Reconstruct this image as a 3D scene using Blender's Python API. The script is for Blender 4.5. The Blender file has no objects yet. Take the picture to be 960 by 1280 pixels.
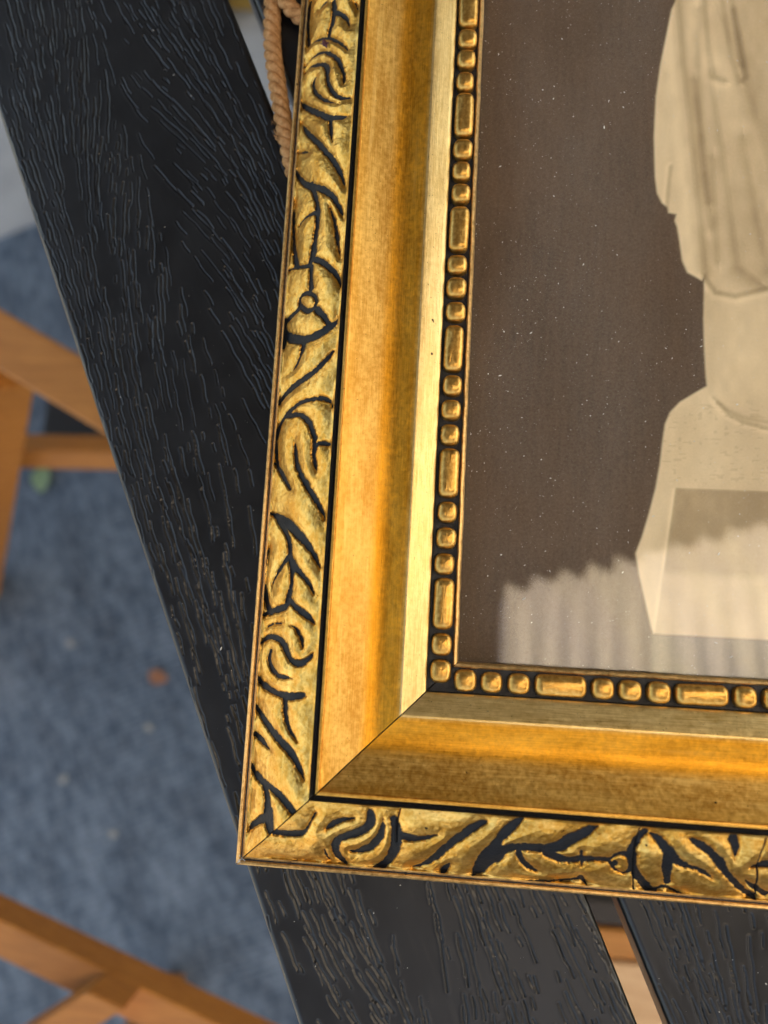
import bpy, bmesh, math, random
import numpy as np
from mathutils import Vector, Matrix

random.seed(7)
rng = np.random.default_rng(7)
MM = 0.001
scene = bpy.context.scene
COL = scene.collection

# ------------------------------------------------------------------ camera
cam_data = bpy.data.cameras.new('camera')
cam_data.sensor_width = 36.0
cam_data.sensor_fit = 'AUTO'
cam_data.lens = 27.0
cam_data.clip_start = 0.01
cam_data.clip_end = 200.0
cam_data.dof.use_dof = True
cam_data.dof.focus_distance = 0.170
cam_data.dof.aperture_fstop = 8.7
cam = bpy.data.objects.new('camera', cam_data)
cam.location = (0.04433, 0.05433, 0.17709)
cam.rotation_euler = (0.142504, 0.086807, 0.054006)
COL.objects.link(cam)
scene.camera = cam

# ------------------------------------------------------------------ sky, sun, exposure
SUN_DIR = Vector((0.56, -0.20, 0.80)).normalized()
world = bpy.data.worlds.new('World')
scene.world = world
world.use_nodes = True
wn = world.node_tree
sky = wn.nodes.new('ShaderNodeTexSky')
sky.sky_type = 'NISHITA'
sky.sun_disc = False
sky.sun_elevation = math.asin(SUN_DIR.z)
sky.sun_rotation = math.atan2(SUN_DIR.x, SUN_DIR.y)
sky.air_density = 1.2
sky.dust_density = 3.0
sky.ozone_density = 0.5
bg = wn.nodes['Background']
bg.inputs['Strength'].default_value = 0.15
wn.links.new(sky.outputs[0], bg.inputs[0])
sun_data = bpy.data.lights.new('sun', 'SUN')
sun_data.energy = 5.0
sun_data.angle = math.radians(0.5)
sun_data.color = (1.0, 0.94, 0.84)
sun = bpy.data.objects.new('sun', sun_data)
sun.rotation_euler = SUN_DIR.to_track_quat('Z', 'Y').to_euler()
sun.location = (2, -2, 4)
COL.objects.link(sun)
scene.view_settings.view_transform = 'Standard'
scene.view_settings.look = 'None'
scene.view_settings.gamma = 1.0
scene.view_settings.use_curve_mapping = False
scene.view_settings.exposure = 1.85
scene.view_settings.use_white_balance = True
scene.view_settings.white_balance_temperature = 8300
scene.view_settings.white_balance_tint = 10


# ------------------------------------------------------------------ helpers
def tag(o, label=None, cat=None, group=None, kind=None):
    if label: o['label'] = label
    if cat: o['category'] = cat
    if group: o['group'] = group
    if kind: o['kind'] = kind
    return o


def empty(name, loc=(0, 0, 0), rz=0.0):
    o = bpy.data.objects.new(name, None)
    o.empty_display_size = 0.02
    o.location = [c * MM for c in loc]
    o.rotation_euler = (0, 0, rz)
    COL.objects.link(o)
    return o


def link(name, mesh, mats, parent=None, loc=(0, 0, 0), rot=(0, 0, 0)):
    o = bpy.data.objects.new(name, mesh)
    if mats is not None and not mesh.materials:
        for m in (mats if isinstance(mats, (list, tuple)) else [mats]):
            mesh.materials.append(m)
    o.location = [c * MM for c in loc]
    o.rotation_euler = rot
    COL.objects.link(o)
    if parent:
        o.parent = parent
    return o


def mesh_from(name, verts, faces, smooth=True, sharp=None):
    """verts in millimetres"""
    me = bpy.data.meshes.new(name)
    v = np.asarray(verts, dtype=np.float64) * MM
    me.from_pydata(v.tolist(), [], faces if isinstance(faces, list) else faces.tolist())
    me.update()
    if smooth:
        me.polygons.foreach_set('use_smooth', [True] * len(me.polygons))
        if sharp is not None:
            me.set_sharp_from_angle(angle=math.radians(sharp))
    return me


def grid_mesh(name, P):
    """P: (a, b, 3) array in mm -> quad grid built through numpy"""
    a, b = P.shape[:2]
    idx = np.arange(a * b).reshape(a, b)
    q = np.stack([idx[:-1, :-1], idx[1:, :-1], idx[1:, 1:], idx[:-1, 1:]], -1).reshape(-1, 4)
    me = bpy.data.meshes.new(name)
    me.vertices.add(a * b)
    me.vertices.foreach_set('co', (P.reshape(-1, 3) * MM).astype(np.float32).ravel())
    n = len(q)
    me.loops.add(n * 4)
    me.loops.foreach_set('vertex_index', q.astype(np.int32).ravel())
    me.polygons.add(n)
    me.polygons.foreach_set('loop_start', (np.arange(n) * 4).astype(np.int32))
    me.polygons.foreach_set('loop_total', np.full(n, 4, np.int32))
    me.polygons.foreach_set('use_smooth', np.ones(n, bool))
    me.update(calc_edges=True)
    return me


def float_attr(me, name, arr):
    at = me.attributes.new(name, 'FLOAT', 'POINT')
    at.data.foreach_set('value', np.asarray(arr, np.float32).ravel())


def bar_bm(bm, p0, p1, w, h, roll=0.0, bevel=1.5):
    """a square timber from p0 to p1 (mm), w across, h high, with eased edges"""
    p0, p1 = Vector(p0), Vector(p1)
    d = (p1 - p0)
    L = d.length
    d.normalize()
    up = Vector((0, 0, 1)) if abs(d.z) < 0.95 else Vector((0, 1, 0))
    side = d.cross(up).normalized()
    up = side.cross(d).normalized()
    R = Matrix((d, side, up)).transposed().to_4x4() @ Matrix.Rotation(roll, 4, 'X')
    t = bmesh.new()
    bmesh.ops.create_cube(t, size=1.0)
    bmesh.ops.scale(t, vec=(L, w, h), verts=t.verts)
    bmesh.ops.bevel(t, geom=list(t.edges), offset=bevel, segments=2, profile=0.5, affect='EDGES')
    bmesh.ops.transform(t, matrix=Matrix.Translation((p0 + p1) / 2) @ R, verts=t.verts)
    tmp = bpy.data.meshes.new('tmp')
    t.to_mesh(tmp)
    t.free()
    bm.from_mesh(tmp)
    bpy.data.meshes.remove(tmp)


def bar(name, p0, p1, w, h, mat, parent=None, roll=0.0, bevel=1.5):
    bm = bmesh.new()
    bar_bm(bm, p0, p1, w, h, roll, bevel)
    bmesh.ops.scale(bm, vec=(MM, MM, MM), verts=bm.verts)
    me = bpy.data.meshes.new(name)
    bm.to_mesh(me)
    bm.free()
    return link(name, me, mat, parent)


def vnoise(x, y, seed=0):
    """smooth value noise for numpy arrays"""
    r = np.random.default_rng(seed).random((256, 256))
    xi, yi = np.floor(x).astype(int), np.floor(y).astype(int)
    fx, fy = x - xi, y - yi
    fx, fy = fx * fx * (3 - 2 * fx), fy * fy * (3 - 2 * fy)
    g = lambda i, j: r[(xi + i) & 255, (yi + j) & 255]
    return (g(0, 0) * (1 - fx) + g(1, 0) * fx) * (1 - fy) + (g(0, 1) * (1 - fx) + g(1, 1) * fx) * fy


def smooth01(x):
    x = np.clip(x, 0, 1)
    return x * x * (3 - 2 * x)


# ------------------------------------------------------------------ materials
class NT:
    def __init__(self, name):
        self.m = bpy.data.materials.new(name)
        self.m.use_nodes = True
        self.t = self.m.node_tree
        self.b = self.t.nodes['Principled BSDF']
        self.out = self.t.nodes['Material Output']
        tc = self.t.nodes.new('ShaderNodeTexCoord')
        self.co = tc.outputs['Object']

    def n(self, kind, **kw):
        nd = self.t.nodes.new('ShaderNode' + kind)
        for k, v in kw.items():
            if isinstance(v, bpy.types.NodeSocket):
                self.t.links.new(v, nd.inputs[k])
            elif k in nd.inputs:
                nd.inputs[k].default_value = v
            else:
                setattr(nd, k, v)
        return nd

    def link(self, a, b):
        self.t.links.new(a, b)

    def map(self, sx, sy, sz, rot=(0, 0, 0)):
        nd = self.t.nodes.new('ShaderNodeMapping')
        nd.inputs['Scale'].default_value = (sx, sy, sz)
        nd.inputs['Rotation'].default_value = rot
        self.link(self.co, nd.inputs[0])
        return nd.outputs[0]

    def noise(self, vec, scale=1.0, detail=3.0, rough=0.5, dist=0.0):
        nd = self.n('TexNoise')
        nd.inputs['Scale'].default_value = scale
        nd.inputs['Detail'].default_value = detail
        nd.inputs['Roughness'].default_value = rough
        nd.inputs['Distortion'].default_value = dist
        self.link(vec, nd.inputs['Vector'])
        return nd.outputs['Fac']

    def ramp(self, fac, stops):
        nd = self.t.nodes.new('ShaderNodeValToRGB')
        el = nd.color_ramp.elements
        while len(el) < len(stops):
            el.new(0.5)
        for e, (p, c) in zip(el, stops):
            e.position = p
            e.color = c if len(c) == 4 else (*c, 1)
        self.link(fac, nd.inputs[0])
        return nd.outputs[0]

    def mix(self, fac, a, b, mode='MIX'):
        nd = self.t.nodes.new('ShaderNodeMix')
        nd.data_type = 'RGBA'
        nd.blend_type = mode
        for s, v in ((0, fac), (6, a), (7, b)):
            if isinstance(v, bpy.types.NodeSocket):
                self.link(v, nd.inputs[s])
            else:
                nd.inputs[s].default_value = v if s == 0 else (v if len(v) == 4 else (*v, 1))
        return nd.outputs[2]

    def math(self, op, a, b=0.0, c=0.0):
        nd = self.t.nodes.new('ShaderNodeMath')
        nd.operation = op
        for i, v in enumerate((a, b, c)):
            if isinstance(v, bpy.types.NodeSocket):
                self.link(v, nd.inputs[i])
            else:
                nd.inputs[i].default_value = v
        return nd.outputs[0]

    def bump(self, h, strength, dist_mm):
        nd = self.t.nodes.new('ShaderNodeBump')
        nd.inputs['Strength'].default_value = strength
        nd.inputs['Distance'].default_value = dist_mm * MM
        self.link(h, nd.inputs['Height'])
        self.link(nd.outputs[0], self.b.inputs['Normal'])
        return nd

    def set(self, **kw):
        for k, v in kw.items():
            k = k.replace('_', ' ')
            if isinstance(v, bpy.types.NodeSocket):
                self.link(v, self.b.inputs[k])
            else:
                self.b.inputs[k].default_value = v if not (isinstance(v, tuple) and len(v) == 3) else (*v, 1)
        return self.m


def gold(name, c_lo, c_hi, rough=0.36, streak=1.0, attr=None, mottle=0.6, amber=False):
    k = NT(name)
    fine = k.noise(k.map(900, 900, 900), 1.0, 4, 0.65)               # about millimetre blotches
    grain = k.noise(k.map(160, 4200, 4200), 1.0, 3, 0.6)             # brushed along the length
    speck = k.noise(k.map(2600, 2600, 2600), 1.0, 2, 0.5)
    big = k.noise(k.map(60, 220, 220), 1.0, 3, 0.5)
    f = k.math('ADD', k.math('MULTIPLY', fine, mottle), k.math('MULTIPLY', grain, 0.35 * streak))
    f = k.math('ADD', f, k.math('MULTIPLY', big, 0.35))
    col = k.ramp(f, [(0.46, c_lo), (0.74, c_hi)])
    pits = k.ramp(speck, [(0.24, (0, 0, 0)), (0.31, (1, 1, 1))])
    col = k.mix(pits, (0.16, 0.075, 0.018), col)
    spot = k.noise(k.map(420, 420, 420), 1.0, 1.5, 0.4)
    col = k.mix(k.ramp(spot, [(0.205, (0, 0, 0)), (0.225, (1, 1, 1))]), (0.035, 0.022, 0.012), col)
    rub = k.noise(k.map(25, 500, 300), 1.0, 4, 0.6)             # rubbed streaks along the length
    col = k.mix(k.math('MULTIPLY', k.ramp(rub, [(0.58, (0, 0, 0)), (0.72, (1, 1, 1))]), 0.35), col, tuple(min(1, c * 1.15 + 0.05) for c in c_hi))
    ro = k.math('ADD', rough, k.math('MULTIPLY', k.math('SUBTRACT', fine, 0.5), 0.35))
    h = k.math('ADD', k.math('MULTIPLY', speck, 0.6), k.math('MULTIPLY', grain, 0.5 * streak))
    h = k.math('ADD', h, k.math('MULTIPLY', fine, 0.7))
    k.bump(h, 0.9 if attr else 0.5, 0.14 if attr else 0.07)
    met = 0.9
    if amber:                                                  # deeper amber along the inner cove, a little near the fillet
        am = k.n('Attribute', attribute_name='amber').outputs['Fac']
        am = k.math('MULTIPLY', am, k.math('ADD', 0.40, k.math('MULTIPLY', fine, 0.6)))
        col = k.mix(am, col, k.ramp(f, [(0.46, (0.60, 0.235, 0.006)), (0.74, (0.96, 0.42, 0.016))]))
    if attr:
        a = k.n('Attribute', attribute_name=attr).outputs['Fac']
        edge = k.math('ADD', a, k.math('MULTIPLY', k.math('SUBTRACT', fine, 0.5), 0.5))
        mask = k.ramp(edge, [(0.40, (0, 0, 0)), (0.58, (1, 1, 1))])
        col = k.mix(mask, col, (0.010, 0.012, 0.016))
        met = k.math('MULTIPLY', k.math('SUBTRACT', 1.0, mask), 0.9)
        ro = k.math('ADD', k.math('MULTIPLY', mask, 0.12), ro)
        k.link(k.math('SUBTRACT', 0.5, k.math('MULTIPLY', mask, 0.32)), k.b.inputs['Specular IOR Level'])
    return k.set(Base_Color=col, Metallic=met, Roughness=ro)


M = {}
M['carved'] = gold('carved_gilding', (0.58, 0.28, 0.045), (0.96, 0.64, 0.20), 0.34, 0.3, attr='groove')
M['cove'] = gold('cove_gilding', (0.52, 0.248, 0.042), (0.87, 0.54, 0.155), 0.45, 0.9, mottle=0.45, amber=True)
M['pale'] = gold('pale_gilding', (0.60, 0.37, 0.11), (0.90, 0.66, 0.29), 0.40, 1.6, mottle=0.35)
M['bead'] = gold('bead_gilding', (0.55, 0.28, 0.06), (0.92, 0.60, 0.19), 0.36, 0.3)
M['edge'] = gold('edge_gilding', (0.30, 0.16, 0.05), (0.80, 0.52, 0.22), 0.42, 1.0)


def plain(name, col, rough=0.5, var=0.25, scale=300, spec=0.5, bump=0.0, bscale=1500, bdist=0.1):
    k = NT(name)
    nz = k.noise(k.map(scale, scale, scale), 1.0, 4, 0.6)
    lo = tuple(c * (1 - var) for c in col)
    hi = tuple(min(1, c * (1 + var)) for c in col)
    k.set(Base_Color=k.ramp(nz, [(0.3, lo), (0.7, hi)]), Roughness=rough)
    k.b.inputs['Specular IOR Level'].default_value = spec
    if bump:
        k.bump(k.noise(k.map(bscale, bscale, bscale), 1.0, 3, 0.6), bump, bdist)
    return k.m


M['black'] = plain('black_patina', (0.012, 0.013, 0.016), 0.5, 0.5, 1500, 0.4, 0.6, 2500, 0.15)
M['rawwood'] = plain('frame_back_wood', (0.20, 0.12, 0.06), 0.7)

# black moulded planks
k = NT('black_plank')
nz = k.noise(k.map(90, 90, 90), 1.0, 4, 0.6)
fz = k.noise(k.map(2500, 2500, 2500), 1.0, 2, 0.6)
k.set(Base_Color=k.ramp(nz, [(0.3, (0.006, 0.0063, 0.007)), (0.7, (0.011, 0.0115, 0.0125))]),
      Roughness=k.math('ADD', 0.255, k.math('MULTIPLY', nz, 0.15)))
k.b.inputs['Specular IOR Level'].default_value = 0.48
k.bump(fz, 0.25, 0.04)
M['plank'] = k.m

# orange oiled hardwood of the chairs
k = NT('oiled_wood')
gr = k.noise(k.map(25, 260, 260), 1.0, 5, 0.6, 0.6)
fz = k.noise(k.map(60, 900, 900), 1.0, 3, 0.6)
k.set(Base_Color=k.mix(0.3, k.ramp(gr, [(0.30, (0.34, 0.112, 0.013)), (0.70, (0.54, 0.21, 0.04))]),
                       k.ramp(fz, [(0.35, (0.27, 0.085, 0.010)), (0.65, (0.58, 0.25, 0.055))])), Roughness=0.5)
k.bump(gr, 0.3, 0.4)
M['wood'] = k.m
k = NT('bleached_wood')
gr = k.noise(k.map(25, 260, 260), 1.0, 5, 0.6, 0.6)
k.set(Base_Color=k.ramp(gr, [(0.30, (0.50, 0.27, 0.12)), (0.70, (0.68, 0.42, 0.22))]), Roughness=0.55)
k.bump(gr, 0.3, 0.4)
M['palewood'] = k.m
M['ochre'] = plain('ochre_paint', (0.42, 0.26, 0.06), 0.6)
M['shade_dark'] = plain('shade_boards', (0.032, 0.023, 0.017), 0.7)  # dark tone of the added light-blocking boards and the stool's shade strip
M['maroon'] = plain('maroon_paint', (0.075, 0.010, 0.018), 0.5)
M['plate_black'] = plain('plain_black', (0.012, 0.012, 0.012), 0.55)
M['green_leaf'] = plain('green_leaf', (0.22, 0.33, 0.17), 0.5)
M['brown_leaf'] = plain('brown_leaf', (0.32, 0.13, 0.06), 0.6)
M['petal'] = plain('pale_petal', (0.30, 0.31, 0.29), 0.6)

# woven rug: ribs of yarn with heathered blue-grey colour
k = NT('woven_rug')
wv = k.n('TexWave', wave_type='BANDS', bands_direction='Y')
wv.inputs['Scale'].default_value = 42.0
wv.inputs['Distortion'].default_value = 2.5
wv.inputs['Detail'].default_value = 2.0
wv.inputs['Detail Scale'].default_value = 3.0
k.link(k.co, wv.inputs['Vector'])
a = k.noise(k.map(22, 11, 10), 1.0, 5, 0.7)
b = k.noise(k.map(150, 60, 60), 1.0, 4, 0.6)
base = k.ramp(a, [(0.36, (0.036, 0.055, 0.082)), (0.52, (0.095, 0.138, 0.19)), (0.66, (0.20, 0.26, 0.325))])
base = k.mix(0.45, base, k.ramp(b, [(0.36, (0.055, 0.078, 0.108)), (0.66, (0.23, 0.28, 0.34))]))
base = k.mix(k.math('MULTIPLY', wv.outputs['Fac'], 0.18), base, (0.10, 0.125, 0.15))
k.set(Base_Color=base, Roughness=0.95)
k.b.inputs['Specular IOR Level'].default_value = 0.1
k.bump(k.math('ADD', wv.outputs['Fac'], k.math('MULTIPLY', b, 2.0)), 0.6, 2.0)
M['rug'] = k.m
M['paving'] = plain('pale_paving', (0.36, 0.37, 0.37), 0.8, 0.15, 14, 0.3, 0.4, 300, 0.8)

# glass pane: fresnel reflection over clear transmission
k = NT('window_glass')
k.t.nodes.remove(k.b)
lw = k.n('LayerWeight')
lw.inputs['Blend'].default_value = 0.5
p5 = k.math('POWER', lw.outputs['Facing'], 5.0)
fac = k.math('ADD', 0.042, k.math('MULTIPLY', p5, 0.95))
gl = k.n('BsdfGlossy')
gl.inputs['Roughness'].default_value = 0.0
tr = k.n('BsdfTransparent')
tr.inputs['Color'].default_value = (0.985, 0.99, 0.985, 1)
mx = k.n('MixShader')
k.link(fac, mx.inputs[0]); k.link(tr.outputs[0], mx.inputs[1]); k.link(gl.outputs[0], mx.inputs[2])
film = k.noise(k.map(40, 14, 40, (0, 0, 0.5)), 1.0, 5, 0.65)       # thin wiped film of dust
ff = k.math('MULTIPLY', k.ramp(film, [(0.35, (0, 0, 0)), (0.75, (1, 1, 1))]), 0.050)
dfz = k.n('BsdfDiffuse')
dfz.inputs['Color'].default_value = (0.62, 0.56, 0.48, 1)
mx2 = k.n('MixShader')
k.link(ff, mx2.inputs[0]); k.link(mx.outputs[0], mx2.inputs[1]); k.link(dfz.outputs[0], mx2.inputs[2])
k.link(mx2.outputs[0], k.out.inputs[0])
M['glass'] = k.m

# sepia print: colours live on the print as ink
k = NT('sepia_print')
at = k.n('Attribute', attribute_name='ink')
fz = k.noise(k.map(1800, 1800, 1800), 1.0, 3, 0.6)
col = k.mix(0.10, at.outputs['Color'], k.ramp(fz, [(0.3, (0.02, 0.015, 0.01)), (0.7, (0.45, 0.38, 0.28))]))
k.set(Base_Color=col, Roughness=0.55)
k.b.inputs['Specular IOR Level'].default_value = 0.2
M['print'] = k.m
M['board'] = plain('backing_board', (0.16, 0.11, 0.07), 0.9)
M['dust'] = plain('dust', (0.62, 0.60, 0.55), 0.9)

# jute cord
k = NT('jute')
f1 = k.noise(k.map(700, 700, 700), 1.0, 4, 0.7)
f2 = k.noise(k.map(3000, 600, 3000), 1.0, 3, 0.6)
k.set(Base_Color=k.ramp(f1, [(0.28, (0.22, 0.10, 0.035)), (0.5, (0.42, 0.21, 0.085)), (0.74, (0.58, 0.34, 0.16))]), Roughness=0.85)
k.b.inputs['Specular IOR Level'].default_value = 0.2
k.bump(f2, 0.9, 0.25)
M['jute'] = k.m

# translucent corrugated canopy sheet
k = NT('corrugated_sheet')
k.t.nodes.remove(k.b)
nz = k.noise(k.map(5, 5, 5), 1.0, 4, 0.6)
tl = k.n('BsdfTranslucent')
rb = k.n('Attribute', attribute_name='rib').outputs['Fac']
vx = k.n('CombineXYZ')
k.link(k.math('MULTIPLY', rb, 6.0), vx.inputs[0])
rn = k.noise(vx.outputs[0], 1.0, 2, 0.5)
k.link(k.mix(0.35, k.ramp(rn, [(0.36, (0.70, 0.66, 0.72)), (0.5, (0.86, 0.80, 0.74)), (0.62, (0.96, 0.90, 0.74))]), k.ramp(nz, [(0.3, (0.80, 0.75, 0.72)), (0.7, (0.95, 0.88, 0.75))])), tl.inputs['Color'])
df = k.n('BsdfDiffuse')
df.inputs['Color'].default_value = (0.7, 0.7, 0.7, 1)
mx = k.n('MixShader')
mx.inputs[0].default_value = 0.08
k.link(tl.outputs[0], mx.inputs[1]); k.link(df.outputs[0], mx.inputs[2])
k.link(mx.outputs[0], k.out.inputs[0])
M['sheet'] = k.m

# ------------------------------------------------------------------ ground
FLOOR = -720.0
TA = 0.42                                   # the table stands turned by this angle
TN = np.array([math.cos(TA), math.sin(TA)])
TU = np.array([math.sin(TA), -math.cos(TA)])


def tab(n, l, z=0.0):
    p = TN * n + TU * l
    return (float(p[0]), float(p[1]), z)


me = mesh_from('paving', [(-20000, -20000, FLOOR), (20000, -20000, FLOOR), (20000, 20000, FLOOR), (-20000, 20000, FLOOR)], [(0, 1, 2, 3)], smooth=False)
tag(link('paving', me, M['paving']), kind='structure')

# rug aligned with the table
bm = bmesh.new()
c = tab(150, 450)
bmesh.ops.create_cube(bm, size=1.0)
bmesh.ops.scale(bm, vec=(3.0, 2.30, 0.007), verts=bm.verts)
bmesh.ops.bevel(bm, geom=list(bm.edges), offset=0.002, segments=2, affect='EDGES')
me = bpy.data.meshes.new('rug'); bm.to_mesh(me); bm.free()
rug = link('woven_rug', me, M['rug'], None, (c[0], c[1], FLOOR + 4.0), (0, 0, TA))
tag(rug, 'blue-grey woven outdoor rug spread under the black slatted table', 'rug')

# ------------------------------------------------------------------ canopy overhead (seen mirrored in the picture glass)
E1 = np.array([0.957, 0.291]); C1 = np.array([0.53, -0.848])
corner = np.array([190.0, 172.0])
na, nb = 700, 4
bs = np.array([0.0, 60.0, 300.0, 600.0])
P = np.zeros((na, nb, 3))
RIB = np.zeros((na, nb))
for j, b_ in enumerate(bs):
    # the left side of the sheet is cut straight, parallel to the y axis
    a0 = -b_ * C1[0] / E1[0]
    a_ = a0 + np.linspace(0, 1, na) * (4200 - a0)
    b2 = b_ + ((18 + 32 * vnoise(a_ / 110.0, a_ * 0 + 0.5, 91)) * np.abs(np.sin(a_ / 78.0 * math.pi)) if j == 0 else 0)
    P[:, j, 0] = corner[0] + a_ * E1[0] + b2 * C1[0]
    P[:, j, 1] = corner[1] + a_ * E1[1] + b2 * C1[1]
    RIB[:, j] = a_
    P[:, j, 2] = 2000 + 11 * np.sin(a_ / 78.0 * 2 * math.pi)
me = grid_mesh('canopy', P)
float_attr(me, 'rib', RIB / 1000.0)
can = link('corrugated_canopy', me, M['sheet'])
tag(can, 'translucent corrugated canopy sheet overhead, mirrored in the picture glass', 'canopy')

# boards round the translucent sheet, added unseen to darken reflections and block sky
blocker = empty('dark_blocker', (0, 900, FLOOR))
tag(blocker, 'dark board screens added out of view round the translucent sheet to block light', 'blocker')


def rf(a, b_, z):
    p = corner + E1 * a + np.array([0.291, -0.957]) * b_
    return (float(p[0]), float(p[1]) - 900.0, z - FLOOR)


for i in range(29):                                           # beyond the wavy end of the sheet
    bar('blocker_roof_board', rf(-1500, 8 - 74 * i, 2150), rf(2900, 8 - 74 * i, 2150), 73.96, 18, M['shade_dark'], blocker, bevel=1.5)
for i in range(31):                                           # on the near side of the sheet
    bar('blocker_roof_board', rf(-20, 620 + 74 * i, 2045), rf(4200, 620 + 74 * i, 2045), 73.96, 18, M['shade_dark'], blocker, bevel=1.5)
for i in range(13):                                           # beside its straight side
    x = 145 - 74 * i
    y1 = corner[1] + (x - corner[0]) * 0.304 - 10
    bar('blocker_roof_board', (x, -1600 - 900, 2020 - FLOOR), (x, y1 - 900, 2020 - FLOOR), 73.96, 18, M['shade_dark'], blocker, bevel=1.5)
for i in range(40):  # low screen added out of view to keep low sky off the frame
    bar('blocker_wall_board', rf(-1400 + i * 144, 2950, FLOOR + 5), rf(-1400 + i * 144, 2950, 1200), 143.96, 22, M['shade_dark'], blocker, bevel=2)
for a in (-1300, -300, 700, 1700, 2700):
    bar('blocker_rafter', rf(a, -2150, 2201), rf(a, -45, 2201), 45, 80, M['shade_dark'], blocker, bevel=2)
for i in range(30):  # far screen, also added to darken faces turned that way
    bar('blocker_wall_board', rf(-1430 + i * 144, -2190, FLOOR + 5), rf(-1430 + i * 144, -2190, 2138), 143.96, 22, M['shade_dark'], blocker, bevel=2)

# ------------------------------------------------------------------ slatted table
table = empty('slatted_table', tab(330, -300, FLOOR))
tag(table, 'black slatted garden table with embossed wood grain carrying the gilt picture frame', 'table')
tinv = Vector(table.location)


def to_table(o):
    o.parent = table
    o.matrix_parent_inverse = Matrix.Translation(-tinv)
    return o


SLW, SLT = 68.0, 20.0
L0, L1 = -1000.0, 100.0


def grain_height(nn, ll, seed):
    """embossed grain: short grooves that run along the plank and bend round arches"""
    r = random.Random(seed)
    H = np.zeros((len(ll), len(nn)))
    NN, LL = np.meshgrid(nn, ll)
    lmin, lmax = ll[0], ll[-1]
    arches = [(r.uniform(18, 50), lmin + 60 + i * 120 + r.uniform(-20, 20), r.choice((1, 1, -1))) for i in range(int((lmax - lmin) / 120) + 1)]

    def slope(n, l):
        s = 0.05 * math.sin(l * 0.021 + n * 0.11) + 0.04 * math.sin(l * 0.055 + seed)
        for (n0, l0, sg) in arches:
            g = math.exp(-((l - l0) / 48.0) ** 2) * math.exp(-((n - n0) / 17.0) ** 2)
            s += sg * 0.55 * math.tanh((n - n0) / 5.0) * g
        return s
    nc = nn[0] - 6.0
    while nc < nn[-1] + 6:
        l = lmin - r.uniform(0, 8)
        n = nc
        while l < lmax:
            ln = r.choice((1.8, 2.6, 3.6, 5.0, 6.5, 8.5, 11.0, 15.0)) * r.uniform(0.8, 1.2)
            dens = 0.62 + 0.38 * math.sin(nc * 0.23 + 2.0 * math.sin(l * 0.013 + seed))
            if r.random() < 0.30 + 0.68 * dens:
                w = r.uniform(0.17, 0.30)
                dp = r.uniform(0.15, 0.28) * (1.0 + 0.6 * min(1.0, max(0.0, (l + 70) / 80.0)))
                pts = []
                x, y = n + r.uniform(-0.8, 0.8), l
                ph = r.uniform(0, 6.28)
                for i in range(6):
                    pts.append((x + 0.18 * math.sin(ph + y * 0.9), y))
                    st = ln / 5
                    x += slope(x, y) * st
                    y += st
                xs = [p[0] for p in pts]
                i0, i1 = np.searchsorted(nn, (min(xs) - 1.4, max(xs) + 1.4))
                j0, j1 = np.searchsorted(ll, (pts[0][1] - 1.4, pts[-1][1] + 1.4))
                if i1 > i0 and j1 > j0:
                    X, Y = NN[j0:j1, i0:i1], LL[j0:j1, i0:i1]
                    d = np.full(X.shape, 9.0)
                    for (xa, ya), (xb, yb) in zip(pts[:-1], pts[1:]):
                        vx, vy = xb - xa, yb - ya
                        t = np.clip(((X - xa) * vx + (Y - ya) * vy) / (vx * vx + vy * vy), 0, 1)
                        d = np.minimum(d, np.hypot(X - xa - t * vx, Y - ya - t * vy))
                    g = -dp * (1 - smooth01((d - w * 0.45) / (w * 0.65))) + 0.06 * np.exp(-((d - w * 1.5) / 0.20) ** 2)
                    blk = H[j0:j1, i0:i1]
                    H[j0:j1, i0:i1] = np.where(g < 0, np.minimum(blk, g), np.where(blk < -0.02, blk, np.maximum(blk, g)))
            n += slope(n, l) * ln * 0.4
            n += (nc - n) * 0.15
            l += ln + r.uniform(0.5, 2.6)
        nc += r.uniform(1.0, 1.7)
    return H


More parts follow.
